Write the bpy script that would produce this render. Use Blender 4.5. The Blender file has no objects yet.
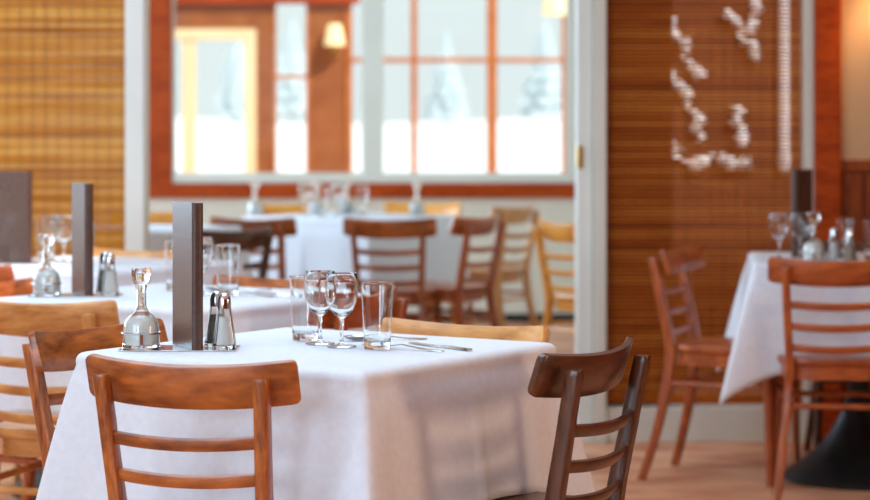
import bpy, math, random
from mathutils import Vector, Matrix
random.seed(7)
R = math.radians
PI = math.pi
scn = bpy.context.scene
C = scn.collection

# ------------------------------------------------------------------ camera
FPX, HOR, CAMZ = 2408.0, 119.0, 1.23          # focal length in pixels, horizon row, eye height
cam_d = bpy.data.cameras.new('camera'); cam = bpy.data.objects.new('camera', cam_d); C.objects.link(cam)
cam.location = (0, 0, CAMZ); cam.rotation_euler = (R(90), 0, 0)
cam_d.sensor_width = 36.0; cam_d.lens = 36.0 * FPX / 870.0
cam_d.shift_y = -(250.0 - HOR) / 870.0
cam_d.clip_end = 500
cam_d.dof.use_dof = True; cam_d.dof.focus_distance = 4.75; cam_d.dof.aperture_fstop = 3.8
scn.camera = cam

# ------------------------------------------------------------------ world, sun, window light, added fills, exposure
w = bpy.data.worlds.new('world'); scn.world = w; w.use_nodes = True
bg = w.node_tree.nodes['Background']; bg.inputs[0].default_value = (0.90, 0.96, 1.0, 1); bg.inputs[1].default_value = 0.62
sd = bpy.data.lights.new('sun', 'SUN'); sd.energy = 2.8; sd.angle = R(3); sd.color = (1, .95, .88)
so = bpy.data.objects.new('sun', sd); C.objects.link(so); so.rotation_euler = Vector((-.50, .52, -.69)).to_track_quat('-Z', 'Y').to_euler()

def area(name, loc, target, sx, sy, power, col):
    d = bpy.data.lights.new(name, 'AREA'); d.shape = 'RECTANGLE'; d.size = sx; d.size_y = sy
    d.energy = power; d.color = col
    o = bpy.data.objects.new(name, d); C.objects.link(o); o.location = loc
    o.rotation_euler = (Vector(target) - Vector(loc)).to_track_quat('-Z', 'Y').to_euler()
    return o
COOL = (.56, .79, 1.0); WARM = (1.0, .66, .42)
area('daylight_left_a', (-3.33, 1.2, 1.75), (0, 1.2, 1.75), 2.4, 1.7, 60, COOL)
area('daylight_left_b', (-3.33, 7.9, 1.75), (0, 7.9, 1.75), 1.8, 1.7, 30, COOL)
area('daylight_behind', (-2.55, -1.93, 1.60), (-2.55, 5, 1.60), 1.4, 1.5, 55, COOL)
area('fill_overhead', (-.6, 5.6, 2.80), (-.6, 5.6, 0), 1.8, 3.0, 27, COOL)  # overhead fill added to brighten the table tops; no real skylight
area('daylight_right', (3.33, 3.5, 1.30), (0, 3.9, 1.0), .45, .55, 17, WARM)
area('fill_back_room', (-2.93, 12.0, 1.60), (0, 12.0, 1.60), 1.8, 1.5, 75, COOL)  # fill added to brighten the back room; its side window is invented

vs = scn.view_settings
vs.view_transform = 'Standard'; vs.look = 'None'; vs.gamma = 1.0; vs.use_curve_mapping = False
vs.exposure = 0.75

# ------------------------------------------------------------------ materials
def srgb(r, g, b):
    f = lambda c: (c/255/12.92) if c/255 <= .04045 else ((c/255+.055)/1.055)**2.4
    return (f(r), f(g), f(b), 1)
M = {}
def nodes(name):
    m = bpy.data.materials.new(name); m.use_nodes = True; M[name] = m
    return m, m.node_tree, m.node_tree.nodes['Principled BSDF']
def mottled(name, c1, c2, rough=.5, scale=(8, 8, 8), detail=4, bump=0.0, metal=0, rnd=False, dist=0.0, coords='Object', spec=.5, rlo=.3, rhi=.7):
    m, t, p = nodes(name)
    tc = t.nodes.new('ShaderNodeTexCoord'); mp = t.nodes.new('ShaderNodeMapping')
    mp.inputs['Scale'].default_value = scale
    t.links.new(tc.outputs[coords], mp.inputs['Vector'])
    if rnd:
        oi = t.nodes.new('ShaderNodeObjectInfo'); mul = t.nodes.new('ShaderNodeMath'); mul.operation = 'MULTIPLY'; mul.inputs[1].default_value = 37
        t.links.new(oi.outputs['Random'], mul.inputs[0]); t.links.new(mul.outputs[0], mp.inputs['Location'])
    n = t.nodes.new('ShaderNodeTexNoise'); n.inputs['Scale'].default_value = 1; n.inputs['Detail'].default_value = detail
    n.inputs['Distortion'].default_value = dist
    t.links.new(mp.outputs[0], n.inputs['Vector'])
    r = t.nodes.new('ShaderNodeValToRGB'); r.color_ramp.elements[0].color = c1; r.color_ramp.elements[1].color = c2
    r.color_ramp.elements[0].position = rlo; r.color_ramp.elements[1].position = rhi
    t.links.new(n.outputs['Fac'], r.inputs[0]); t.links.new(r.outputs[0], p.inputs['Base Color'])
    p.inputs['Roughness'].default_value = rough; p.inputs['Metallic'].default_value = metal
    p.inputs['Specular IOR Level'].default_value = spec
    if bump:
        b = t.nodes.new('ShaderNodeBump'); b.inputs['Strength'].default_value = bump; b.inputs['Distance'].default_value = .01
        t.links.new(n.outputs['Fac'], b.inputs['Height']); t.links.new(b.outputs[0], p.inputs['Normal'])
    return m
def wood(name, dark, light, rough=.32, sc=(5, 14, 40), coat=.25, spec=.5):
    m, t, p = nodes(name)
    tc = t.nodes.new('ShaderNodeTexCoord'); mp = t.nodes.new('ShaderNodeMapping')
    mp.inputs['Scale'].default_value = sc; t.links.new(tc.outputs['Object'], mp.inputs['Vector'])
    oi = t.nodes.new('ShaderNodeObjectInfo'); mul = t.nodes.new('ShaderNodeMath'); mul.operation = 'MULTIPLY'; mul.inputs[1].default_value = 31
    t.links.new(oi.outputs['Random'], mul.inputs[0]); t.links.new(mul.outputs[0], mp.inputs['Location'])
    n = t.nodes.new('ShaderNodeTexNoise'); n.inputs['Scale'].default_value = .9; n.inputs['Detail'].default_value = 3; n.inputs['Distortion'].default_value = .6
    t.links.new(mp.outputs[0], n.inputs['Vector'])
    ms = t.nodes.new('ShaderNodeMath'); ms.operation = 'MULTIPLY'; ms.inputs[1].default_value = 7
    t.links.new(n.outputs['Fac'], ms.inputs[0])
    fr = t.nodes.new('ShaderNodeMath'); fr.operation = 'PINGPONG'; fr.inputs[1].default_value = 1.0
    t.links.new(ms.outputs[0], fr.inputs[0])
    n2 = t.nodes.new('ShaderNodeTexNoise'); n2.inputs['Scale'].default_value = 6; n2.inputs['Detail'].default_value = 4
    t.links.new(mp.outputs[0], n2.inputs['Vector'])
    mx = t.nodes.new('ShaderNodeMath'); mx.operation = 'MULTIPLY_ADD'; mx.inputs[1].default_value = .35
    t.links.new(fr.outputs[0], mx.inputs[0]); t.links.new(n2.outputs['Fac'], mx.inputs[2])
    r = t.nodes.new('ShaderNodeValToRGB'); r.color_ramp.elements[0].color = dark; r.color_ramp.elements[1].color = light
    r.color_ramp.elements[0].position = .35; r.color_ramp.elements[1].position = .95
    t.links.new(mx.outputs[0], r.inputs[0]); t.links.new(r.outputs[0], p.inputs['Base Color'])
    p.inputs['Roughness'].default_value = rough
    p.inputs['Specular IOR Level'].default_value = spec; p.inputs['Coat Weight'].default_value = coat; p.inputs['Coat Roughness'].default_value = .2
    return m
for nm_, d_, l_ in (('wood_brown', (108, 46, 16), (192, 106, 44)), ('wood_dark', (54, 27, 14), (98, 53, 28)), ('wood_light', (178, 110, 52), (222, 160, 92)),
                    ('wood_red', (132, 56, 20), (188, 96, 40)), ('wood_yellow', (212, 128, 34), (244, 174, 72))):
    wood(nm_, srgb(*d_), srgb(*l_), sc=(3.2, 8, 11)); wood(nm_ + '_upright', srgb(*d_), srgb(*l_), sc=(26, 22, 3))
wood('trim_wood', srgb(140, 46, 8), srgb(184, 76, 18), rough=.5, coat=0, spec=.15, sc=(3, 3, 12))
wood('wainscot_wood', srgb(112, 46, 16), srgb(160, 76, 28), rough=.45, coat=0, spec=.25, sc=(20, 20, 2))
wood('porch_wood', srgb(144, 80, 40), srgb(164, 98, 52), rough=.6, sc=(2, 2, 2))
wood('sash_wood', srgb(176, 96, 40), srgb(206, 126, 62), rough=.5, sc=(4, 4, 4))
mottled('linen', srgb(224, 229, 238), srgb(232, 236, 244), rough=.85, scale=(60, 60, 60), bump=.05, spec=.2)
mottled('wall_white', srgb(232, 230, 224), srgb(238, 236, 231), rough=.8, scale=(2, 2, 2))
mottled('wall_back', srgb(214, 206, 188), srgb(222, 214, 198), rough=.8, scale=(2, 2, 2))
mottled('wall_beige', srgb(204, 172, 134), srgb(212, 182, 144), rough=.85, scale=(2, 2, 2), spec=.1)
mottled('paint_white', srgb(222, 228, 222), srgb(230, 236, 230), rough=.45, scale=(3, 3, 3))
mottled('paint_grey', srgb(214, 214, 202), srgb(222, 222, 210), rough=.5, scale=(3, 3, 3))
mottled('paint_cream', srgb(248, 226, 176), srgb(250, 234, 194), rough=.5, scale=(3, 3, 3))
mottled('floor_wood', srgb(196, 118, 80), srgb(246, 188, 148), rough=.33, scale=(3, 5, 1), detail=6, rlo=.36, rhi=.62)
mottled('snow', srgb(236, 240, 245), srgb(250, 250, 252), rough=.9, scale=(.6, .6, .6))
mottled('frost_tree', srgb(184, 198, 208), srgb(206, 216, 222), rough=.9, scale=(3, 3, 3))
mottled('black_iron', srgb(24, 26, 27), srgb(40, 42, 43), rough=.42, scale=(20, 20, 20), metal=.3)
mottled('leather', srgb(74, 55, 48), srgb(92, 70, 62), rough=.27, scale=(90, 90, 90), bump=.06, spec=.8)
mottled('leather_dark', srgb(66, 42, 34), srgb(84, 56, 46), rough=.4, scale=(90, 90, 90), bump=.1)
mottled('pages', srgb(214, 208, 198), srgb(236, 232, 224), rough=.8, scale=(2, 200, 200))
mottled('chrome', srgb(196, 198, 202), srgb(222, 224, 226), rough=.12, scale=(9, 9, 9), metal=1)
mottled('steel', srgb(190, 186, 182), srgb(214, 212, 208), rough=.2, scale=(9, 9, 9), metal=1)
mottled('brass', srgb(196, 160, 80), srgb(214, 180, 104), rough=.3, scale=(9, 9, 9), metal=1)
mottled('salt', srgb(238, 236, 230), srgb(250, 249, 246), rough=.9, scale=(300, 300, 300))
mottled('pepper', srgb(138, 126, 112), srgb(190, 180, 166), rough=.9, scale=(400, 400, 400))
mottled('milk', srgb(240, 242, 236), srgb(248, 249, 244), rough=.4, scale=(9, 9, 9))
mottled('dark_backing', srgb(70, 36, 18), srgb(92, 50, 26), rough=.8, scale=(3, 3, 16))  # for the made-up backing behind the right blind
mottled('string', srgb(110, 66, 30), srgb(140, 90, 44), rough=.9, scale=(9, 9, 60))
mottled('ceiling_white', srgb(240, 240, 238), srgb(244, 244, 242), rough=.9, scale=(2, 2, 2))

def bamboo(name, c1, c2, c3, tr, pitch):
    m, t, p = nodes(name)
    tc = t.nodes.new('ShaderNodeTexCoord')
    sp = t.nodes.new('ShaderNodeSeparateXYZ'); t.links.new(tc.outputs['Object'], sp.inputs[0])
    def mth(op, a, b):
        n = t.nodes.new('ShaderNodeMath'); n.operation = op
        for i_, v in enumerate((a, b)):
            if v is None: continue
            if isinstance(v, (int, float)): n.inputs[i_].default_value = v
            else: t.links.new(v, n.inputs[i_])
        return n.outputs[0]
    fl = mth('FLOOR', mth('DIVIDE', mth('SUBTRACT', sp.outputs['Z'], .0292), pitch), None)
    wn_ = t.nodes.new('ShaderNodeTexWhiteNoise'); wn_.noise_dimensions = '1D'; t.links.new(fl, wn_.inputs['W'])
    n1 = t.nodes.new('ShaderNodeTexNoise'); n1.noise_dimensions = '1D'; n1.inputs['Scale'].default_value = .33; n1.inputs['Detail'].default_value = 2
    t.links.new(fl, n1.inputs['W'])
    cb = t.nodes.new('ShaderNodeCombineXYZ'); t.links.new(mth('MULTIPLY', sp.outputs['X'], 3.0), cb.inputs[0]); t.links.new(mth('MULTIPLY', fl, .45), cb.inputs[1])
    n2 = t.nodes.new('ShaderNodeTexNoise'); n2.inputs['Scale'].default_value = 1; n2.inputs['Detail'].default_value = 3; t.links.new(cb.outputs[0], n2.inputs['Vector'])
    fac = mth('ADD', mth('ADD', mth('MULTIPLY', wn_.outputs['Value'], .28), mth('MULTIPLY', n1.outputs['Fac'], .6)), mth('MULTIPLY', n2.outputs['Fac'], .55))
    r = t.nodes.new('ShaderNodeValToRGB'); e = r.color_ramp.elements
    e[0].color = c1; e[0].position = .42; e[1].color = c3; e[1].position = 1.0
    k = e.new(.70); k.color = c2
    t.links.new(fac, r.inputs[0]); t.links.new(r.outputs[0], p.inputs['Base Color'])
    p.inputs['Roughness'].default_value = .6; p.inputs['Specular IOR Level'].default_value = .15
    trn = t.nodes.new('ShaderNodeBsdfTranslucent'); t.links.new(r.outputs[0], trn.inputs[0])
    mx = t.nodes.new('ShaderNodeMixShader'); mx.inputs[0].default_value = tr
    out = t.nodes['Material Output']
    t.links.new(p.outputs[0], mx.inputs[1]); t.links.new(trn.outputs[0], mx.inputs[2]); t.links.new(mx.outputs[0], out.inputs[0])
bamboo('bamboo_gold', srgb(178, 102, 24), srgb(216, 148, 46), srgb(240, 190, 90), .35, .0125)
bamboo('bamboo_brown', srgb(158, 70, 10), srgb(202, 104, 24), srgb(230, 144, 54), .12, .0148)

def thin_glass(name, tint=(.96, .98, .97, 1)):
    m, t, p = nodes(name)
    t.nodes.remove(p)
    tr = t.nodes.new('ShaderNodeBsdfTransparent'); tr.inputs[0].default_value = tint
    gl = t.nodes.new('ShaderNodeBsdfGlossy'); gl.inputs['Roughness'].default_value = .02
    fr = t.nodes.new('ShaderNodeFresnel'); fr.inputs[0].default_value = 1.3
    mx = t.nodes.new('ShaderNodeMixShader')
    t.links.new(fr.outputs[0], mx.inputs[0]); t.links.new(tr.outputs[0], mx.inputs[1]); t.links.new(gl.outputs[0], mx.inputs[2])
    t.links.new(mx.outputs[0], t.nodes['Material Output'].inputs[0])
thin_glass('pane_glass')
m, t, p = nodes('clear_glass')
p.inputs['Base Color'].default_value = (.97, .985, .98, 1); p.inputs['Transmission Weight'].default_value = 1
p.inputs['Roughness'].default_value = .0; p.inputs['IOR'].default_value = 1.47
m, t, p = nodes('lamp_shade')
p.inputs['Base Color'].default_value = srgb(250, 230, 180); p.inputs['Emission Color'].default_value = srgb(255, 230, 172)
p.inputs['Emission Strength'].default_value = .35; p.inputs['Roughness'].default_value = .7

# ------------------------------------------------------------------ mesh helpers
class MB:
    def __init__(s): s.v = []; s.f = []
    def add(s, vs, fs):
        o = len(s.v); s.v += [tuple(v) for v in vs]; s.f += [tuple(i + o for i in f) for f in fs]; return s
    def box(s, x0, x1, y0, y1, z0, z1):
        return s.add([(x0,y0,z0),(x1,y0,z0),(x1,y1,z0),(x0,y1,z0),(x0,y0,z1),(x1,y0,z1),(x1,y1,z1),(x0,y1,z1)],
                     [(3,2,1,0),(4,5,6,7),(0,1,5,4),(1,2,6,5),(2,3,7,6),(3,0,4,7)])
    def lathe(s, prof, n=32, cx=0, cy=0):
        """closed by poles where radius is 0"""
        vs = []; idx = []
        for (r, z) in prof:
            if r < 1e-6: idx.append([len(vs)]); vs.append((cx, cy, z))
            else:
                idx.append(list(range(len(vs), len(vs)+n)))
                vs += [(cx + r*math.cos(2*PI*i/n), cy + r*math.sin(2*PI*i/n), z) for i in range(n)]
        fs = []
        for a, b in zip(idx, idx[1:]):
            if len(a) == 1 and len(b) == 1: continue
            for i in range(n):
                j = (i+1) % n
                if len(a) == 1: fs.append((a[0], b[j], b[i]))
                elif len(b) == 1: fs.append((a[i], a[j], b[0]))
                else: fs.append((a[i], a[j], b[j], b[i]))
        return s.add(vs, fs)
    def sweep(s, secs, cap=True):
        """secs: list of rings of equal length"""
        n = len(secs[0]); vs = [p for r in secs for p in r]; fs = []
        for k in range(len(secs)-1):
            for i in range(n):
                j = (i+1) % n
                fs.append((k*n+i, k*n+j, (k+1)*n+j, (k+1)*n+i))
        if cap:
            fs.append(tuple(range(n-1, -1, -1))); fs.append(tuple((len(secs)-1)*n + i for i in range(n)))
        return s.add(vs, fs)
    def tube(s, pts, r, n=8, closed=False):
        pts = [Vector(p) for p in pts]; secs = []; N = len(pts)
        for i, p in enumerate(pts):
            if closed: d = pts[(i+1) % N] - pts[i-1]
            else: d = pts[min(i+1, N-1)] - pts[max(i-1, 0)]
            d.normalize()
            up = Vector((0,0,1)) if abs(d.z) < .9 else Vector((0,1,0))
            a = d.cross(up).normalized(); b = a.cross(d)
            rr = r[i] if isinstance(r, (list, tuple)) else r
            secs.append([p + a*rr*math.cos(2*PI*k/n) + b*rr*math.sin(2*PI*k/n) for k in range(n)])
        if closed: secs.append(secs[0])
        return s.sweep(secs, cap=not closed)
    def mesh(s, name, mat, smooth=False, bevel=0):
        me = bpy.data.meshes.new(name); me.from_pydata(s.v, [], s.f); me.update()
        me.materials.append(M[mat])
        import bmesh
        bm = bmesh.new(); bm.from_mesh(me)
        bmesh.ops.recalc_face_normals(bm, faces=bm.faces)
        if bevel:
            es = [e for e in bm.edges if len(e.link_faces) == 2 and e.calc_face_angle(0) > R(35)]
            bmesh.ops.bevel(bm, geom=es, offset=bevel, segments=2, affect='EDGES', profile=.5, clamp_overlap=True)
        bm.to_mesh(me); bm.free()
        if smooth:
            me.shade_smooth()
            try: me.set_sharp_from_angle(angle=R(smooth if smooth > 1 else 50))
            except Exception: pass
        return me
    def build(s, name, mat, parent=None, smooth=False, bevel=0):
        o = bpy.data.objects.new(name, s.mesh(name, mat, smooth, bevel)); C.objects.link(o)
        o.parent = parent; return o
def tag(o, label=None, cat=None, group=None, kind=None):
    if label: o['label'] = label
    if cat: o['category'] = cat
    if group: o['group'] = group
    if kind: o['kind'] = kind
    return o
def empty(name, loc=(0,0,0), rz=0):
    o = bpy.data.objects.new(name, None); C.objects.link(o); o.location = loc; o.rotation_euler = (0,0,rz)
    o.empty_display_size = .1; return o
def copy_tree(o, parent=None):
    c = o.copy(); C.objects.link(c); c.parent = parent
    for ch in list(o.children): copy_tree(ch, c)
    return c
def struct(mb, name, mat, parent=None, **k):
    o = mb.build(name, mat, parent, **k); o['kind'] = 'structure'; return o
def px(x, Y): return (x - 435.0) / FPX * Y            # pixel column -> X on the plane at depth Y
def pz(y, Y): return CAMZ - (y - HOR) / FPX * Y       # pixel row -> Z on the plane at depth Y

# ------------------------------------------------------------------ the dining room
YP = 9.17                                              # partition with the blinds
XL, XR = -3.4, 3.4
OL, OR = px(145, YP), px(577, YP)                      # opening to the back room
struct(MB().box(XL-.2, XR+.2, -2.2, 18.2, -.1, 0), 'floor', 'floor_wood')
cl = MB(); sx0, sx1, sy0, sy1 = -1.55, .35, 4.05, 7.15  # ceiling opening made to fit the added overhead fill
cl.box(XL-.2, XR+.2, -2.2, sy0, 2.75, 2.85).box(XL-.2, XR+.2, sy1, YP+.12, 2.75, 2.85).box(XL-.2, sx0, sy0, sy1, 2.75, 2.85).box(sx1, XR+.2, sy0, sy1, 2.75, 2.85)
struct(cl, 'ceiling', 'ceiling_white')
def holed_wall(name, mat, axis, pos, thick, lo, hi, z0, z1, holes):
    """wall with rectangular openings; holes (a0,a1,z0,z1) along the wall"""
    mb = MB()
    def put(a0, a1, c0, c1):
        if a1 - a0 < 1e-4 or c1 - c0 < 1e-4: return
        if axis == 'y': mb.box(a0, a1, pos, pos+thick, c0, c1)
        else: mb.box(pos, pos+thick, a0, a1, c0, c1)
    cur = lo
    for (a0, a1, c0, c1) in sorted(holes):
        put(cur, a0, z0, z1); put(a0, a1, z0, c0); put(a0, a1, c1, z1); cur = a1
    put(cur, hi, z0, z1)
    return struct(mb, name, mat)
holed_wall('wall_left', 'wall_white', 'x', XL-.15, .15, -2.2, YP, 0, 2.75, [(0.0,2.4,.9,2.6),(7.0,8.8,.9,2.6)])
holed_wall('wall_right', 'wainscot_wood', 'x', XR, .15, -2.2, YP, 0, 2.75, [(3.2,4.0,.85,1.75)])
holed_wall('wall_near', 'wainscot_wood', 'y', -2.15, .15, XL, XR, 0, 2.75, [(-3.25,-1.85,.85,2.35)])
wn = [0]
def window(axis, a0, a1, z0, z1, pos, thick, mat, vbars=(), hbars=(), fw=.05, bw=.04, name=None, panes=True, bmat=None):
    """frame, bars and one pane object per cell; axis 'y': in the XZ plane at Y=pos"""
    wn[0] += 1
    w_ = empty(name or 'window_%d' % wn[0], ((a0+a1)/2, pos, z0) if axis == 'y' else (pos, (a0+a1)/2, z0)); w_['kind'] = 'structure'
    ca, cz = (a0+a1)/2, z0
    def bar(nm, u0, u1, v0, v1, th, mt):
        mb = MB()
        if axis == 'y': mb.box(u0-ca, u1-ca, -th/2, th/2, v0-cz, v1-cz)
        else: mb.box(-th/2, th/2, u0-ca, u1-ca, v0-cz, v1-cz)
        return mb.build(nm, mt, w_, bevel=.004 if th > .02 else 0)
    f = fw if isinstance(fw, tuple) else (fw,)*4     # left, right, bottom, top
    bar('stile', a0, a0+f[0], z0, z1, thick, mat); bar('stile', a1-f[1], a1, z0, z1, thick, mat)
    bar('rail', a0+f[0], a1-f[1], z0, z0+f[2], thick, mat); bar('rail', a0+f[0], a1-f[1], z1-f[3], z1, thick, mat)
    us = [a0+f[0]]; 
    for (u, bb) in vbars:
        bar('mullion', u-bb/2, u+bb/2, z0+f[2], z1-f[3], thick*.8, bmat or mat); us += [u-bb/2, u+bb/2]
    us.append(a1-f[1]); vs_ = [z0+f[2]] 
    for (v, bb) in hbars:
        for i in range(0, len(us), 2): bar('glazing_bar', us[i], us[i+1], v-bb/2, v+bb/2, thick*.7, bmat or mat)
        vs_ += [v-bb/2, v+bb/2]
    vs_.append(z1-f[3])
    if panes:
        for i in range(0, len(us), 2):
            for j in range(0, len(vs_), 2):
                bar('pane', us[i], us[i+1], vs_[j], vs_[j+1], .004, 'pane_glass')
    return w_
window('x', 0.0, 2.4, .9, 2.6, XL-.08, .06, 'paint_white', vbars=[(1.2,.05)], hbars=[(1.6,.04)])
window('x', 7.0, 8.8, .9, 2.6, XL-.08, .06, 'paint_white', vbars=[(7.9,.05)], hbars=[(1.6,.04)])
window('x', 3.2, 4.0, .85, 1.75, XR+.08, .06, 'sash_wood', vbars=[(3.6,.04)])
window('y', -3.25, -1.85, .85, 2.35, -2.08, .06, 'paint_white', vbars=[(-2.55,.05)], hbars=[(1.6,.04)])

# partition: framed openings (left blind | door opening | right blind | timber post | panelled wall)
BL0, BL1 = -2.05, px(127, YP)
BR0, BR1 = px(605, YP), px(806, YP)
PT0, PT1 = px(813, YP), px(839, YP)
ZH = 2.12
ps = MB()
ps.box(XL, BL0-.07, YP, YP+.12, 0, 2.75)
ps.box(BL0-.07, PT0, YP, YP+.12, ZH+.08, 2.75)
ps.box(BL0-.07, BL1, YP+.03, YP+.12, 0, .13)
ps.box(BR0, PT0, YP+.03, YP+.12, 0, .13)
struct(ps, 'wall_partition', 'wall_white')
struct(MB().box(PT1, XR, YP, YP+.12, 1.06, 2.75), 'wall_back_right', 'wall_beige')
# white jambs
tr = MB(); tr.box(px(126,YP), OL, YP-.03, YP+.14, 0, ZH); struct(tr, 'trim_1', 'paint_white', bevel=.004)
tr = MB(); tr.box(OR, px(592,YP), YP-.01, YP+.14, 0, ZH); t2 = struct(tr, 'trim_2', 'paint_white', bevel=.004)
tr = MB(); tr.box(px(592,YP)+.002, px(606,YP), YP-.03, YP+.12, 0, ZH); struct(tr, 'trim_3', 'paint_grey', bevel=.004)
tr = MB(); tr.box(BL0-.07, PT0, YP-.03, YP+.12, ZH, ZH+.08); struct(tr, 'trim_4', 'paint_white', bevel=.004)
tr = MB(); tr.box(px(805,YP), px(813,YP), YP-.02, YP+.12, 0, ZH); struct(tr, 'trim_5', 'paint_grey', bevel=.003)
tr = MB(); tr.box(PT0, PT1, YP-.05, YP+.14, 0, 2.75); struct(tr, 'trim_6', 'trim_wood', bevel=.006)
tr = MB(); tr.box(BL0-.07, BL0, YP-.03, YP+.12, 0, ZH); struct(tr, 'trim_7', 'paint_white', bevel=.004)
hg = MB(); hg.box(OR+.005, OR+.022, YP-.018, YP-.010, pz(168,YP), pz(146,YP)); hg.tube([(OR+.004, YP-.016, pz(168,YP)), (OR+.004, YP-.016, pz(146,YP))], .006)
hg.build('hinge', 'brass', t2)
for (x0, x1, nm) in ((BL0, px(126,YP), 'baseboard_left'), (BR0+.004, px(805,YP), 'baseboard_right')):
    struct(MB().box(x0, x1, YP-.012, YP+.03, 0, .13), nm, 'paint_grey', bevel=.006)
# wainscot of upright boards
ws = MB().box(PT1, XR, YP+.012, YP+.12, 0, 1.06); wains = struct(ws, 'wall_wainscot', 'wainscot_wood')
bwid = .092; x = PT1 + .002; 
bme = MB().box(0, bwid-.006, -.014, .012, .10, 1.03).mesh('board', 'wainscot_wood', bevel=.004)
while x < XR - bwid:
    b = bpy.data.objects.new('board', bme); C.objects.link(b); b.location = (x, YP, 0); b.parent = wains; x += bwid
MB().box(PT1, XR, YP-.03, YP+.014, 1.03, 1.075).build('cap_rail', 'wainscot_wood', wains, bevel=.006)
MB().box(PT1, XR, YP-.02, YP+.014, 0, .10).build('skirting', 'wainscot_wood', wains, bevel=.006)

# bamboo roller blinds
def blind(x0, x1, mat, pitch, gap, label):
    w_ = x1 - x0; b = empty('bamboo_blind', ((x0+x1)/2, YP+.045, .14))
    tag(b, label, 'blind', 'bamboo blinds in the partition')
    mb = MB(); z = .03
    while z < 1.93:
        dz = random.uniform(-.0006, .0006); dy = random.uniform(-.0012, .0012)
        mb.box(-w_/2+.004, w_/2-.004, -.0022+dy, .0022+dy, z+dz, z+pitch-gap+dz); z += pitch
    tag(mb.build('slats', mat, b), kind='stuff')
    st = MB(); n = max(2, int(w_/.046))
    for i in range(n):
        xx = -w_/2 + .02 + (w_-.04)*i/(n-1)
        st.box(xx-.0008, xx+.0008, -.0055, -.0035, .02, 1.94)
    tag(st.build('strings', 'string', b), kind='stuff')
    MB().box(-w_/2+.004, w_/2-.004, -.008, .008, .003, .028).build('bottom_bar', mat, b, bevel=.004)
    MB().box(-w_/2+.002, w_/2-.002, -.02, .02, 1.94, 1.975).build('head_rail', mat, b, bevel=.004)
blind(BL0, px(126,YP), 'bamboo_gold', .0125, .0009, 'golden backlit bamboo slat blind on the left of the doorway')
blind(BR0+.002, px(805,YP), 'bamboo_brown', .0148, .0062, 'dark brown bamboo slat blind with white light spots behind the right table')

# white lumps stand in for light spots through the right blind; backing invented
nook = MB(); nook.box(.95, 3.4, 11.0, 11.1, 0, 2.6); nook.box(BR0, .915, YP+.125, YP+.16, 0, 2.7)
struct(nook, 'blind_backing', 'dark_backing')  # unseen backing added so the slat gaps look dark around the light spots
def spot_chain(pts, label):
    """white mesh standing in for patches of light: chain of lumps along a path"""
    mb = MB(); n = 10
    P = [Vector(p) for p in pts]; N = 64; secs = []; f1, f2 = random.uniform(0, 6), random.uniform(0, 6)
    for i in range(N):
        f = i/(N-1)*(len(P)-1); k = min(int(f), len(P)-2); q = P[k].lerp(P[k+1], f-k)
        r = .005 + .034*(abs(math.sin(i*.52+f1))**1.6)*(.55+.45*math.sin(i*.19+f2))
        secs.append((q + Vector((.014*math.sin(i*.8+f2) + .010*math.sin(i*.33+f1), 0, 0)), r))
    mb.tube([a for a, b in secs], [b for a, b in secs], n)
    return tag(mb.build('light_spot', 'snow', smooth=True), label, 'branch', 'white light spots behind the brown blind')
YN = 10.985
def np_(x, y): return (px(x, YN), YN, pz(y, YN))
spot_chain([np_(668,15), np_(682,45), np_(693,70), np_(704,76)], 'white stand-in for light spots at upper left behind the brown bamboo blind')
spot_chain([np_(668,70), np_(686,98), np_(697,120), np_(701,142)], 'white stand-in for light spots at middle left behind the brown bamboo blind')
spot_chain([np_(673,145), np_(680,160), np_(697,165), np_(714,154), np_(722,160)], 'curved white stand-in for light spots low at left behind the brown bamboo blind')
spot_chain([np_(730,12), np_(742,35), np_(754,52), np_(757,58)], 'white stand-in for light spots at upper middle behind the brown bamboo blind')
spot_chain([np_(757,0), np_(753,22), np_(750,34)], 'short white stand-in for light spots at the top behind the brown bamboo blind')
spot_chain([np_(735,105), np_(741,130), np_(744,146)], 'faint white stand-in for a light spot in the middle behind the brown bamboo blind')
spot_chain([np_(727,163), np_(738,164), np_(750,163)], 'small flat white stand-in for a light spot low behind the brown bamboo blind')
tag(MB().tube([np_(784,-40), np_(784,60), np_(784,148), np_(784,164), np_(784,172)], [.022,.024,.024,.03,.014], 10).build('light_strip', 'snow', smooth=True),
    'tall narrow white stand-in for a daylight strip behind the brown bamboo blind', 'light strip')  # white post shape added in place of a strip of daylight

# ------------------------------------------------------------------ back room behind the doorway
YB = 14.6; BX0, BX1 = -3.0, .88
WL, WR = px(172, YB), px(575, YB)
Z0 = pz(183, YB); ZT = 2.3
holed_wall('wall_back', 'wall_back', 'y', YB, .14, BX0, BX1, 0, 2.75, [(WL, WR, Z0, ZT)])
holed_wall('wall_back_left', 'wall_back', 'x', BX0-.1, .1, YP+.12, YB+.14, 0, 2.75, [(11.1,12.9,.85,2.35)])
struct(MB().box(BX1, BX1+.03, YP+.165, YB+.14, 0, 2.75), 'wall_back_side', 'wall_back')
struct(MB().box(BX0-.1, BX1+.07, YP+.12, YB+.14, 2.75, 2.85), 'ceiling_back', 'ceiling_white')
window('x', 11.1, 12.9, .85, 2.35, BX0-.05, .06, 'paint_white', vbars=[(12,.05)], hbars=[(1.6,.04)])  # side window added to go with the back room fill
kk = YB / FPX
window('y', WL, WR, Z0, ZT, YB+.03, .08, 'paint_grey', vbars=[(px(372.5,YB), 21*kk)], fw=(.012, 9*kk, 10*kk, .06))
tr = MB(); tr.box(px(146,YB), WL, YB-.03, YB, pz(198,YB), 2.45); struct(tr, 'trim_8', 'trim_wood', bevel=.004)
tr = MB(); tr.box(WL, BX1, YB-.035, YB, pz(198,YB), Z0); struct(tr, 'trim_9', 'trim_wood', bevel=.004)
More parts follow.
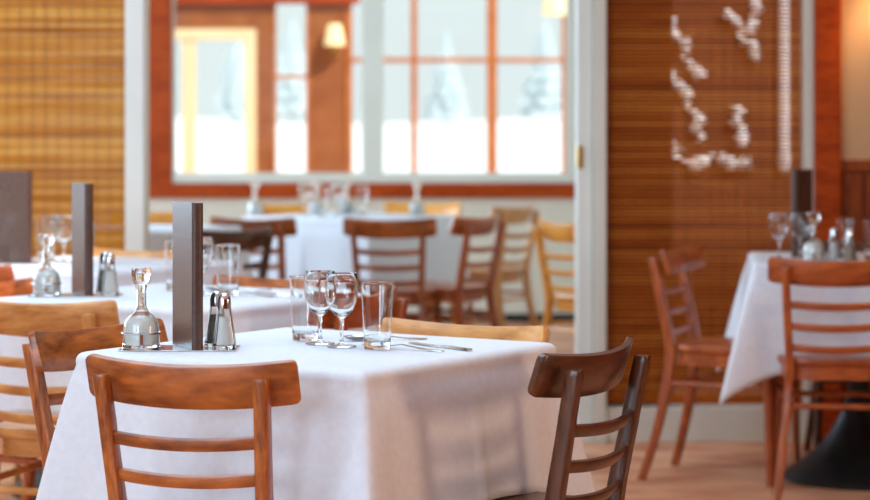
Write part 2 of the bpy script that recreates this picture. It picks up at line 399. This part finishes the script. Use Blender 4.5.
struct(MB().box(BX0, BX1, YB-.015, YB, 0, .05), 'baseboard_back', 'black_iron')

# ------------------------------------------------------------------ glazed porch beyond
YS = 18.0
ga0, ga1 = px(160,YS), px(256,YS); gb0, gb1 = px(273,YS), px(309,YS); gc0, gc1 = px(346,YS), px(568,YS)
zb = .72
holed_wall('wall_porch', 'porch_wood', 'y', YS, .14, -4.2, 3.4, 0, 2.6, [(ga0,ga1,zb,pz(29,YS)), (gb0,gb1,zb,pz(0,YS)), (gc0,gc1,zb,2.3)])
struct(MB().box(-4.3, -4.2, YB+.14, YS+.14, 0, 2.6), 'wall_porch_left', 'porch_wood')
struct(MB().box(3.4, 3.5, YB+.14, YS+.14, 0, 2.6), 'wall_porch_right', 'porch_wood')
struct(MB().box(px(150,YS), px(360,YS), YS-.05, YS-.001, pz(4,YS), pz(-8,YS)), 'trim_10', 'trim_wood')
window('y', ga0, ga1, zb, pz(29,YS), YS+.03, .1, 'paint_cream', vbars=[(px(189,YS), 13/133.8)], fw=(.08, 11/133.8, .08, 11/133.8))
window('y', gb0, gb1, zb, pz(0,YS), YS+.03, .08, 'sash_wood', hbars=[(pz(77,YS), .03)], fw=.022)
window('y', gc0, gc1, zb, 2.3, YS+.03, .09, 'sash_wood', vbars=[(px(414,YS), 6/133.8), (px(492,YS), 10/133.8)], hbars=[(pz(60,YS), .035)], fw=.045)
# wall lamp and hanging lamp
sl = empty('wall_lamp', (px(335,YS), YS, pz(46,YS))); sl.scale = (.8, .8, .8); tag(sl, 'cream shaded wall lamp on the orange porch wall', 'lamp')
MB().lathe([(.05,0),(.10,0),(.10,.004),(.062,.2),(.058,.2),(.096,.004),(.05,.004)], 24, 0, -.12).build('shade', 'lamp_shade', sl, smooth=True)
MB().tube([(0,0,-.03),(0,-.06,-.05),(0,-.12,-.03),(0,-.12,.06)], .009).build('arm', 'brass', sl, smooth=True)
MB().box(-.03,.03,-.015,0,-.09,.03).build('back_plate', 'brass', sl, bevel=.004)
rl = empty('wall_lamp', (px(880, YP), YP, 1.86)); tag(rl, 'warm wall lamp on the cream wall at the upper right', 'lamp')
MB().lathe([(.05,-.10),(.085,-.10),(.085,-.096),(.055,.08),(.051,.08),(.081,-.096),(.05,-.096)], 24, 0, -.12).build('shade', 'lamp_shade', rl, smooth=True)
MB().tube([(0,0,-.13),(0,-.06,-.15),(0,-.12,-.13),(0,-.12,-.02)], .009).build('arm', 'brass', rl, smooth=True)
MB().box(-.03,.03,-.015,0,-.19,-.07).build('back_plate', 'brass', rl, bevel=.004)
ld = bpy.data.lights.new('wall_lamp_bulb', 'POINT'); ld.energy = 8; ld.color = (1, .62, .30); ld.shadow_soft_size = .03
lo = bpy.data.objects.new('wall_lamp_bulb', ld); C.objects.link(lo); lo.parent = rl; lo.location = (0, -.12, -.03)
YH = 16.4
hl = empty('hanging_lamp', (px(557,YH), YH, pz(15,YH))); tag(hl, 'cream shaded hanging lamp at the top of the right window', 'lamp')
MB().lathe([(.05,.005),(.10,0),(.104,0),(.07,.2),(.015,.22),(.015,.216),(.066,.196),(.10,.004)], 24).build('shade', 'lamp_shade', hl, smooth=True)
MB().tube([(0,0,.2),(0,0,.95)], .005).build('cord', 'black_iron', hl)
struct(MB().box(-4.2, 3.4, YH-.05, YH+.05, 2.55, 2.7), 'trim_11', 'porch_wood')     # tie beam that carries the hanging lamp

# outdoors: snow field with frosted conifers
sn = MB(); NX, NY = 40, 24; g = []
for j in range(NY+1):
    for i in range(NX+1):
        X = -45 + 90*i/NX; Y = 18.3 + 90*(j/NY)**1.6
        g.append((X, Y, -.15 + .25*math.sin(X*.21+Y*.05) * min(1,(Y-18.3)/12) + .018*max(0, Y-30)))
sn.add(g, [(j*(NX+1)+i, j*(NX+1)+i+1, (j+1)*(NX+1)+i+1, (j+1)*(NX+1)+i) for j in range(NY) for i in range(NX)])
so_ = sn.build('snow_field', 'snow', smooth=True); so_['kind'] = 'structure'
def conifer(X, Y, h, label):
    t_ = empty('frosted_conifer', (X, Y, -.1 + .018*max(0, Y-30))); tag(t_, label, 'tree', 'frosted conifers outside the porch')
    MB().tube([(0,0,-.3),(0,0,h*.5)], [.14*h/6,.06*h/6]).build('trunk', 'frost_tree', t_)
    mb = MB(); n = 14
    for k in range(7):
        zb_ = h*(.12 + .12*k); r = h*.24*(1-k/7.6); ph = random.random()*6
        vs = [(0,0,zb_+h*.24)] + [(r*(1+.22*math.cos(i*PI+.3))*math.cos(2*PI*i/n+ph)*random.uniform(.85,1.1), r*(1+.22*math.cos(i*PI+.3))*math.sin(2*PI*i/n+ph), zb_ - (.04*h if i % 2 else 0)) for i in range(n)] + [(0,0,zb_+h*.05)]
        mb.add(vs, [(0, 1+i, 1+(i+1)%n) for i in range(n)] + [(n+1, 1+(i+1)%n, 1+i) for i in range(n)])
    mb.build('foliage', 'frost_tree', t_, smooth=80)
for (xp, Y, h, lab) in ((236, 95, 3.6, 'frosted conifer outside the cream framed porch window'), (292, 105, 4.2, 'frosted conifer outside the narrow porch window'),
                        (446, 90, 3.4, 'frosted conifer outside the wide porch window, left of the thick mullion'),
                        (545, 85, 3.8, 'frosted conifer outside the wide porch window, right of the thick mullion')):
    conifer(px(xp, Y), Y, h, lab)

# ------------------------------------------------------------------ chairs
def post_y(z):
    if z >= .44: return -.19 - .052*((z-.44)/.34)**1.5
    return -.19 - .09*((.44-z)/.44)**1.6
def post_c(z): return post_y(z) - (.012 if z > .6 else .012*max(0,(z-.44)/.16))
def post_x(z): return .143 + (.016*min(1, (z-.44)/.31) if z > .44 else .046*((.44-z)/.44)**1.3)
def make_chair(mat):
    t_ = empty('dining_chair')
    th = R(18); U = Vector((0,-math.sin(th),math.cos(th))); Nn = Vector((0,math.cos(th),math.sin(th)))
    HW = .210; SAG = .043
    # crest rail: bent board with rounded corners
    zc = .735; c0 = Vector((0, post_y(zc) + .004, zc)); hh = .0425; TH = .015; rc = .012
    def sag(u): return SAG*(u/HW)**2
    cols = []; NU = 26
    for i in range(NU+1):
        u = HW*math.sin((i/NU-.5)*PI)
        d = HW - abs(u); hv = hh - (rc - math.sqrt(max(0, rc*rc - (rc-d)**2)) if d < rc else 0)
        slope = 2*SAG*u/HW**2; q = math.sqrt(1+slope*slope)
        ring = []
        for (v, w_) in ((-hv,-.8),(-hv,.8),(-hv+.002,1),(hv-.002,1),(hv,.8),(hv,-.8),(hv-.002,-1),(-hv+.002,-1)):
            ww = w_*TH/2
            ring.append(c0 + Vector((u - ww*slope/q, 0, 0)) + U*v + Nn*(sag(u) + ww/q))
        cols.append(ring)
    MB().sweep(cols).build('crest_rail', mat, t_, smooth=40)
    # three bent slats
    for zs in (.631, .561, .491):
        cs = Vector((0, post_c(zs) - .024, zs)); cols = []
        for i in range(15):
            hu = post_x(zs) - .004; u = -hu + 2*hu*i/14; y = .024*(u/hu)**2
            ring = [cs + Vector((u,0,0)) + U*(a*.0118) + Nn*(y + b*.007) for a, b in ((-1,-.6),(-1,.6),(-.5,1),(.5,1),(1,.6),(1,-.6),(.5,-1),(-.5,-1))]
            cols.append(ring)
        MB().sweep(cols).build('slat', mat, t_, smooth=45)
    # rear posts: leg and back upright in one bent piece
    for sx in (-1, 1):
        secs = []; zs = [0,.05,.11,.18,.25,.32,.38,.44,.50,.56,.62,.67,.71,.742,.752,.756]
        for z in zs:
            k = 1 if z < .745 else (.98 if z < .754 else .90)
            hx = .0132*k; hy = (.0135 + .004*(1-abs(z-.44)/.44))*k
            x0 = sx*post_x(z); y0 = post_c(z)
            b = .22
            ring = [(x0+hx*a, y0+hy*c, z) for a, c in ((-1,-1+b),(-1+b,-1),(1-b,-1),(1,-1+b),(1,1-b),(1-b,1),(-1+b,1),(-1,1-b))]
            secs.append(ring)
        MB().sweep(secs).build('back_post', mat + '_upright', t_, smooth=50)
    # seat: rounded trapezoid
    def outline(s):
        P = []
        for i in range(48):
            a = 2*PI*i/48; c_, s_ = math.cos(a), math.sin(a)
            e = .42
            xx = math.copysign(abs(c_)**e, c_); yy = math.copysign(abs(s_)**e, s_)
            hw = .187 + .022*yy
            P.append((xx*hw*s, yy*.195*s - .005, 0))
        return P
    secs = []
    for (s_, z) in ((.955,.436),(.985,.440),(1,.446),(1,.455),(.985,.461),(.95,.4625)):
        secs.append([(p[0], p[1], z) for p in outline(s_)])
    seat = MB().sweep(secs).build('seat', mat, t_, smooth=40)
    # apron under the seat
    ap = MB()
    secs = [[(p[0], p[1], z) for p in outline(.93)] for z in (.392, .437)]
    ap.sweep(secs).build('apron', mat, seat, smooth=40)
    for sx in (-1, 1):
        secs = []
        for z in (0, .01, .2, .392, .44):
            h = .012 + .007*z/.44
            x0 = sx*(.165 + .012*(1-z/.44)); y0 = .155 + .012*(1-z/.44)
            secs.append([(x0+h*math.cos(2*PI*i/10), y0+h*math.sin(2*PI*i/10), z) for i in range(10)])
        MB().sweep(secs).build('front_leg', mat + '_upright', t_, smooth=40)
    def rail(p, q): MB().tube([p, q], .0095, 8).build('stretcher', mat, t_, smooth=40)
    zz = .33
    for sx in (-1, 1): rail((sx*post_x(zz), post_y(zz), zz), (sx*.168, .157, zz))
    rail((-.150, post_y(.31), .31), (.150, post_y(.31), .31)); rail((-.168, .158, .31), (.168, .158, .31))
    return t_
protos = {}
def chair(mat, crest, fwd, label, group, tilt=0):
    """crest = (x,y) of the back's middle, fwd = facing direction"""
    f = Vector((fwd[0], fwd[1], 0)).normalized()
    loc = Vector((crest[0], crest[1], 0)) + f*.245
    if mat not in protos: protos[mat] = o = make_chair(mat)
    else: o = copy_tree(protos[mat])
    o.location = loc; o.rotation_euler = (0, 0, math.atan2(-f.x, f.y))
    tag(o, label, 'chair', group); return o
A = Vector((.55, .835)); B = Vector((-.835, .55))      # the two table directions
T1 = Vector((-.238, 5.05)); T2 = T1 + Vector((-.45, 1.45)); T3 = T1 + Vector((-.90, 2.90))
G1, G2, G3, GR, GB = 'chairs at the nearest table', 'chairs at the second table', 'chairs at the third table', 'chairs at the right table', 'chairs in the back room'
def deg(a): return (math.sin(R(a)), math.cos(R(a)))    # heading measured clockwise from +Y
chair('wood_brown', (-.467, 4.43), deg(17), 'brown wooden chair seen from behind in front of the nearest table', G1)
chair('wood_dark', (.338, 4.69), (-.88, .475), 'dark brown wooden chair side-on at the right of the nearest table', G1)
chair('wood_brown', (-.762, 5.20), -B, 'brown wooden chair at the left of the nearest table, half behind its cloth', G1)
chair('wood_light', (.088, 5.29), -A, 'light brown chair behind the nearest table, only its crest rail showing', G1)
chair('wood_light', (-.99, 5.90), deg(20), 'pale brown wooden chair at the left edge in front of the second table', G2)
chair('wood_red', (-.16, 6.20), (-.89, .45), 'reddish chair at the right of the second table, behind the wine glasses', G2)
chair('wood_brown', (-.43, 6.82), -A, 'chair beyond the second table, crest rail showing above its cutlery', G2)
chair('wood_red', (-1.25, 6.64), -B, 'chair at the far left of the second table, cut by the frame', G2)
chair('wood_red', (-1.49, 7.33), deg(24), 'reddish chair in front of the third table, cut by the left frame edge', G3)
chair('wood_light', (-1.02, 8.27), -A, 'chair beyond the third table, crest showing beside the white left jamb', G3)
chair('wood_red', (1.275, 7.66), deg(6), 'reddish wooden chair seen from behind in front of the right table', GR)
chair('wood_red', (.81, 8.37), (.92, -.39), 'reddish chair side-on at the left of the right table, before the brown blind', GR)
chair('wood_dark', (1.56, 8.86), (-.1, -1), 'dark chair behind the right table, legs showing beside the iron base', GR)
chair('wood_brown', (-.21, 10.75), deg(8), 'brown chair in the back room seen squarely from behind', GB)
chair('wood_red', (.23, 11.05), (-.86, .5), 'reddish ladder-back chair turned sideways, in front of the back room table', GB)
chair('wood_light', (.44, 12.3), (-.85, .52), 'pale brown ladder-back chair between the reddish and yellow ones near the back wall', GB)
chair('wood_yellow', (.53, 10.45), (.85, .5), 'yellow wooden chair beside the white door jamb', GB)
chair('wood_dark', (-.79, 9.75), (-.72, .69), 'dark chair just beyond the doorway, left of the back room table', GB)
chair('wood_brown', (-.84, 10.85), deg(20), 'orange-brown chair behind the dark one at the left of the back room', GB)
chair('wood_yellow', (-1.36, 11.7), (.15, -1), 'yellow chair behind the far left table beside the left jamb', GB)
chair('wood_yellow', (-.78, 12.75), (.4, -.9), 'yellow chair behind the back room table, left of its tall glasses', GB)
chair('wood_yellow', (-.05, 12.85), (-.3, -.95), 'yellow chair behind the back room table, right of its tall glasses', GB)

# ------------------------------------------------------------------ tables and cloths
ZT_ = .75
def table_mesh_parts(t_, half):
    MB().box(-half, half, -half, half, .722, .749).build('table_top', 'wood_dark', t_, bevel=.006)
    MB().lathe([(0,.27),(.036,.27),(.034,.5),(.034,.70),(.0,.70)], 20).build('column', 'black_iron', t_, smooth=40)
    MB().lathe([(0,0),(.255,0),(.262,.006),(.262,.014),(.235,.036),(.19,.066),(.14,.108),(.10,.155),(.068,.21),(.048,.262),(.040,.30),(0,.30)], 36).build('base', 'black_iron', t_, smooth=40)
    MB().box(-.2,.2,-.03,.03,.695,.722).box(-.03,.03,-.2,.2,.695,.7219).build('spider', 'black_iron', t_)
def cloth_mesh(half, drop, seed, corner_out=.105, corner_low=.10):
    rnd = random.Random(seed); per = []
    rc = .018; n_side = 40; n_c = 8
    # perimeter samples: (x, y, outward normal, distance from nearest corner, corner diagonal)
    for s in range(4):
        a0 = s*PI/2; ca, sa = math.cos(a0), math.sin(a0)
        for i in range(n_side):
            q = -half + rc + (2*half - 2*rc)*(i/(n_side))
            if i == 0: q += 1e-4
            e = min(half - q, half + q); dg = 1 if q > 0 else -1
            d = (1, dg)
            per.append((half, q, 1, 0, e, d, ca, sa, s))
        for i in range(n_c):
            an = (PI/2)*i/n_c
            per.append((half-rc+rc*math.cos(an), half-rc+rc*math.sin(an), math.cos(an), math.sin(an), rc*abs(1-2*an/(PI/2)), (1,1), ca, sa, s))
    ph = [rnd.uniform(0, 6) for _ in range(12)]
    N = len(per); vs = []; rings = []
    def ring(inset, z, t):
        base = len(vs)
        for (x, y, nx, ny, e, d, ca, sa, s) in per:
            c = max(0, 1 - e/.17); c = c**1.25
            dip = math.exp(-((e-.085)/.038)**2)
            wob = .006*math.sin(9*y+ph[s]) + .004*math.sin(23*y+ph[s+4])
            crease = .008*math.exp(-((y-.02*ph[s+4]+.06)/.012)**2)
            off = -inset + t*(.026*(1-c) + wob*(1-c) + crease - .012*dip) + .009*min(1, t*5)*(1-c)
            X = x + nx*off + d[0]*.7071*corner_out*c*t; Y = y + ny*off + d[1]*.7071*corner_out*c*t
            Z = z - corner_low*(c**1.5)*t**1.2 + t*.004*math.sin(17*y+ph[s+8])
            vs.append((X*ca - Y*sa, X*sa + Y*ca, Z))
        rings.append(base)
    th = .003
    zt = ZT_ + th
    vs.append((0,0,zt))
    for sc in (.3, .6, .85, .95):
        rings.append(len(vs))
        for (x, y, nx, ny, e, d, ca, sa, s) in per: vs.append(((x*ca - y*sa)*sc, (x*sa + y*ca)*sc, zt))
    ring(.017, zt-.0004, 0); ring(.010, zt-.0022, 0); ring(.005, zt-.0055, 0); ring(.0015, zt-.0105, 0); ring(0, zt-.017, 0); ring(0.001, zt-.026, 0.0)
    NT = 16
    for k in range(1, NT+1):
        t = k/NT; ring(0, zt - .026 - (drop-.026)*t, t**.9)
    fs = [(0, rings[0]+i, rings[0]+(i+1)%N) for i in range(N)]
    for a, b in zip(rings, rings[1:]):
        fs += [(a+i, b+i, b+(i+1)%N, a+(i+1)%N) for i in range(N)]
    me = bpy.data.meshes.new('tablecloth'); me.from_pydata(vs, [], fs); me.update(); me.materials.append(M['linen']); me.shade_smooth()
    return me
def table(ctr, rot, half, drop, seed, lt, lc, **k):
    t_ = empty('pedestal_table', (ctr[0], ctr[1], 0), rot); tag(t_, lt, 'table', 'pedestal tables'); table_mesh_parts(t_, half-.014)
    c = bpy.data.objects.new('tablecloth', cloth_mesh(half, drop, seed, **k)); C.objects.link(c)
    c.location = (ctr[0], ctr[1], 0); c.rotation_euler = (0,0,rot); tag(c, lc, 'tablecloth', 'white tablecloths')
    sol = c.modifiers.new('thickness', 'SOLIDIFY'); sol.thickness = .0018; sol.offset = 1
    return t_
RT = R(-33.4)
table(T1 + Vector((0, -.03)), RT, .362, .29, 1, 'square pedestal table hidden under the nearest white cloth', 'white cloth on the nearest table, in sharp focus')
table(T2, RT, .362, .29, 2, 'square pedestal table under the second white cloth from the front, at left', 'white cloth on the second table, just behind the nearest table')
table(T3, RT, .362, .29, 3, 'square pedestal table under the cloth by the left frame edge', 'white cloth on the third table, by the golden blind')
TR = Vector((1.445, 8.22))
table(TR, R(-6), .365, .34, 4, 'pedestal table with flared black iron base at the right edge', 'white cloth with pointed hanging corner on the right table', corner_low=.11, corner_out=.165)
T4 = Vector((-.42, 11.8)); T5 = Vector((-1.28, 10.55))
table(T4, R(-33), .38, .36, 5, 'pedestal table in the middle of the back room', 'white cloth on the back room table below the window')
table(T5, R(-20), .33, .33, 6, 'pedestal table just beyond the left jamb in the back room', 'white cloth on the table just beyond the left jamb')

# ------------------------------------------------------------------ tableware
ZC = ZT_ + .0052
def wine_glass():
    o = empty('wine_glass')
    MB().lathe([(0,.001),(.030,.001),(.0315,.0022),(.030,.0036),(.012,.006),(.0055,.010),(.0042,.02),(.0040,.045),(.0050,.060),(.012,.066),(.024,.078),(.0315,.095),(.0340,.115),(.0335,.135),(.0322,.154),
                (.0318,.1548),(.0312,.154),(.0324,.135),(.0328,.115),(.0303,.096),(.0228,.080),(.011,.069),(0,.066)], 40).build('glass', 'clear_glass', o, smooth=60)
    return o
def tumbler():
    o = empty('tumbler')
    MB().lathe([(0,.001),(.0255,.001),(.0268,.002),(.0273,.004),(.0276,.010),(.0286,.030),(.0299,.055),(.0322,.100),(.0339,.134),(.0341,.137),(.0339,.1382),(.0334,.1382),(.0331,.137),(.0329,.134),(.0312,.100),(.0289,.055),(.0276,.030),(.0270,.021),(.0255,.0175),(.022,.016),(0,.0155)], 40).build('glass', 'clear_glass', o, smooth=60)
    return o
def cruet():
    o = empty('cruet_bottle')
    bt = MB().lathe([(0,0),(.033,0),(.036,.004),(.0365,.012),(.0365,.046),(.034,.058),(.025,.068),(.015,.076),(.0108,.087),(.0098,.118),(.0125,.128),(.0125,.131),
                (.0090,.131),(.0080,.12),(.0085,.088),(.013,.0785),(.023,.0665),(.0315,.057),(.034,.046),(.034,.008),(0,.006)], 36); bt = bt.build('bottle', 'clear_glass', o, smooth=50)
    MB().lathe([(0,.0075),(.0331,.0085),(.0331,.045),(.0306,.055),(.0245,.062),(0,.0625)], 32).build('contents', 'milk', bt, smooth=50)
    MB().lathe([(0,.115),(.006,.115),(.0075,.131),(.0145,.1325),(.0185,.138),(.0208,.152),(.0205,.163),(.0190,.1650),(0,.1650)], 20).build('stopper', 'clear_glass', bt, smooth=40)
    # wire holder round the bottle
    h = MB(); h.tube([(.0405*math.cos(2*PI*i/28), .0405*math.sin(2*PI*i/28), .032) for i in range(28)], .0019, 6, True)
    for a in (-100, 20, 140): 
        c_, s_ = math.cos(R(a)), math.sin(R(a)); h.box(.0405*c_-.003, .0405*c_+.003, .0405*s_-.0012, .0405*s_+.0012, .001, .034)
    h.tube([(.0405*math.cos(2*PI*i/28), .0405*math.sin(2*PI*i/28), .002) for i in range(28)], .0016, 6, True)
    h.build('wire_holder', 'chrome', o, smooth=40)
    return o
def shaker(fill):
    o = empty('salt_shaker' if fill == 'salt' else 'pepper_shaker')
    MB().lathe([(0,0),(.0235,0),(.0250,.003),(.0248,.010),(.0185,.05),(.0138,.085),(.0134,.088),(.0112,.088),(.0116,.084),(.0158,.05),(.0215,.011),(.0205,.007),(0,.006)], 10).build('glass', 'clear_glass', o)
    MB().lathe([(0,.0075),(.0195,.0085),(.0148,.05),(.0122,.066),(0,.066)], 16).build('contents', fill, o, smooth=40)
    MB().lathe([(.0115,.083),(.0138,.083),(.0138,.100),(.0130,.106),(.0098,.1115),(.0045,.115),(0,.1155)], 20).build('cap', 'chrome', o, smooth=45)
    return o
def menu():
    o = empty('menu_stand')
    # origin at the bottom of the spine; the covers run along +Y
    for sx in (-1, 1): MB().box(sx*.0105-.0015, sx*.0105+.0015, .004, .134, 0, .30).build('cover', 'leather', o, bevel=.001)
    MB().box(-.0088, .0088, .006, .130, .004, .296).build('pages', 'pages', o)
    s = []
    for z in (0, .30):
        s.append([(.012*math.cos(a), .004 - .007*math.sin(a), z) for a in [PI*i/8 for i in range(9)]] + [(-.011,.008,z),(.011,.008,z)])
    MB().sweep(s).build('spine', 'leather_dark', o, smooth=50)
    return o
def cut_profile(o, name, stations, z0=.0008, th=.0016, lift=None):
    """flat metal bar along +Y; stations (y, half width, z)"""
    secs = [[(-w_, y, z), (w_, y, z), (w_*.8, y, z+th), (-w_*.8, y, z+th)] for (y, w_, z) in stations]
    return MB().sweep(secs).build(name, 'steel', o, smooth=50)
def knife():
    o = empty('table_knife')
    cut_profile(o, 'handle', [(0,.006,.0008),(.01,.008,.0008),(.05,.0075,.0008),(.095,.005,.0008),(.10,.0045,.0008)], th=.005)
    cut_profile(o, 'blade', [(.10,.0045,.0015),(.112,.008,.0015),(.16,.0095,.0015),(.20,.0085,.0015),(.215,.004,.0015),(.22,.001,.0015)], th=.0014)
    return o
def fork():
    o = empty('table_fork')
    hd = cut_profile(o, 'handle', [(0,.006,.0008),(.008,.009,.0008),(.05,.006,.003),(.10,.0032,.009),(.125,.004,.006),(.14,.010,.002),(.155,.012,.001)], th=.002)
    for i in range(4):
        x = -.0095 + .0063*i; m_ = MB(); m_.sweep([[(x-.0018,y,z),(x+.0018,y,z),(x+.0014,y,z+.0016),(x-.0014,y,z+.0016)] for y, z in ((.152,.001),(.175,.001),(.195,.006))]); m_.build('tine', 'steel', hd)
    return o
def spoon():
    o = empty('table_spoon')
    cut_profile(o, 'handle', [(0,.006,.0008),(.008,.009,.0008),(.05,.006,.003),(.10,.0032,.010),(.125,.0035,.008)], th=.002)
    secs = []
    for i in range(11):
        f = i/10; y = .122 + .062*f; w_ = .0205*math.sin(PI*min(.97, max(.06, f*.93+.05)))**.7; ring = []
        dep = .009*math.sin(PI*(f*.9+.05))
        for j in range(9):
            a = -1 + 2*j/8; ring.append((a*w_, y, .0095 - dep*(1-a*a)))
        for j in range(8, -1, -1):
            a = -1 + 2*j/8; ring.append((a*w_*.97, y, .0107 - dep*(1-a*a)))
        secs.append(ring)
    MB().sweep(secs).build('bowl', 'steel', o, smooth=60)
    return o
makers = {'wine_glass': wine_glass, 'tumbler': tumbler, 'cruet': cruet, 'salt': lambda: shaker('salt'), 'pepper': lambda: shaker('pepper'), 'menu': menu, 'knife': knife, 'fork': fork, 'spoon': spoon}
cats = {'wine_glass': 'wine glass', 'tumbler': 'glass', 'cruet': 'bottle', 'salt': 'salt shaker', 'pepper': 'pepper shaker', 'menu': 'menu', 'knife': 'knife', 'fork': 'fork', 'spoon': 'spoon'}
pro = {}
def put(kind, x, y, label, group, rz=0, z=ZC):
    if kind not in pro: pro[kind] = o = makers[kind]()
    else: o = copy_tree(pro[kind])
    o.location = (x, y, z); o.rotation_euler = (0, 0, rz); return tag(o, label, cats[kind], group)
def caddy(x0, x1, y0, y1, rot, label):
    cx, cy = (x0+x1)/2, (y0+y1)/2
    MBt = MB().box(x0-cx, x1-cx, y0-cy, y1-cy, 0, .0025)
    o = MBt.build('condiment_tray', 'chrome', bevel=.001); o.location = (cx, cy, ZC); o.rotation_euler = (0,0,rot)
    return tag(o, label, 'tray', 'condiment trays')
def head(p, q): return math.atan2(-(q[0]-p[0]), q[1]-p[1])
ZP = ZC + .0027
def setting(off, where, tray=True, menu_rot=R(24), cut=True, mo=(0, 0), go=0, shakers=True):
    ox, oy = off
    g = 'tableware'
    if tray: caddy(-.66+ox, -.418+ox, 4.962+oy, 5.078+oy, 0, 'thin chrome tray under the condiments on the %s' % where)
    z = ZP if tray else ZC
    put('cruet', -.617+ox, 5.005+oy, 'glass cruet of white dressing in a wire ring on the %s' % where, 'cruets', .3, z)
    put('menu', -.497+ox+mo[0], 4.975+oy+mo[1], 'brown leather menu standing upright on the %s' % where, 'menus', menu_rot, z)
    if shakers: put('salt', -.4446+ox, 4.99+oy, 'glass salt shaker with chrome cap on the %s' % where, 'salt shakers', .2, z)
    if shakers: put('pepper', -.466+ox, 5.048+oy, 'pepper shaker half hidden behind the salt on the %s' % where, 'pepper shakers', .2, z)
    put('wine_glass', -.254+ox+go, 5.115+oy, 'left wine glass of the pair on the %s' % where, 'wine glasses')
    put('wine_glass', -.206+ox+go, 5.050+oy, 'right wine glass of the pair on the %s' % where, 'wine glasses')
    put('tumbler', -.290+ox+go, 5.205+oy, 'tumbler left of the wine glasses on the %s' % where, 'tumblers')
    put('tumbler', -.131+ox+go, 5.01+oy, 'tumbler right of the wine glasses on the %s' % where, 'tumblers')
    if cut:
        put('knife', .060+ox, 4.965+oy, 'steel table knife lying on the %s' % where, 'cutlery', head((.060,4.965), (-.075,5.155)))
        put('fork', .005+ox, 4.955+oy, 'steel fork lying in front of the tumbler on the %s' % where, 'cutlery', head((.005,4.955), (-.16,5.06)))
        put('spoon', -.030+ox, 5.235+oy, 'steel spoon with its bowl beside the wine glasses on the %s' % where, 'cutlery', head((-.030,5.235), (-.19,5.20)))
setting((.012, -.045), 'nearest table')
setting(tuple(T2-T1 + Vector((.025, 0))), 'second table')
setting(tuple(T3-T1 + Vector((.02, 0))), 'third table', menu_rot=R(70), cut=False, mo=(.04, .08), go=-.14, shakers=False)
# right table
def onr(kind, xp, yp, label, grp, rz=0):
    s = (CAMZ - ZC)/(yp - HOR); put(kind, (xp-435)*s, FPX*s, label, grp, rz)
onr('wine_glass', 779, 259.5, 'left wine glass beside the dark menu on the right table', 'wine glasses')
onr('wine_glass', 800, 258, 'wine glass in front of the dark menu on the right table', 'wine glasses')
onr('menu', 794, 256.5, 'dark upright menu on the right table before the brown blind', 'menus', R(-32))
onr('cruet', 814, 262, 'glass cruet of white dressing on the right table', 'cruets')
onr('salt', 834, 262, 'slim salt shaker beside the tumbler on the right table', 'salt shakers')
onr('tumbler', 846, 258.5, 'tumbler behind the shakers on the right table', 'tumblers')
onr('pepper', 850, 263.5, 'pepper shaker in front of the tumbler on the right table', 'pepper shakers')
onr('tumbler', 873, 261, 'tumbler cut by the right edge of the picture', 'tumblers')
# back room tables
def onb(kind, dx, dy, label, grp, c=T4, rz=0): put(kind, c[0]+dx, c[1]+dy, label, grp, rz)
onb('wine_glass', -.22, .05, 'left wine glass of the cluster on the back room table', 'back room glasses')
onb('tumbler', -.13, -.04, 'left tumbler of the cluster on the back room table', 'back room glasses')
onb('wine_glass', -.06, .02, 'middle wine glass of the cluster on the back room table', 'back room glasses')
onb('tumbler', .06, .10, 'right tumbler of the cluster on the back room table', 'back room glasses')
onb('cruet', -.17, .16, 'white cruet at the back of the back room table', 'cruets')
onb('cruet', -.02, .17, 'white cruet right of the other one on the back room table', 'cruets')
onb('cruet', .33, .06, 'lone white cruet at the right corner of the back room table', 'cruets')
onb('cruet', -.47, .09, 'lone white cruet at the left corner of the back room table', 'cruets')
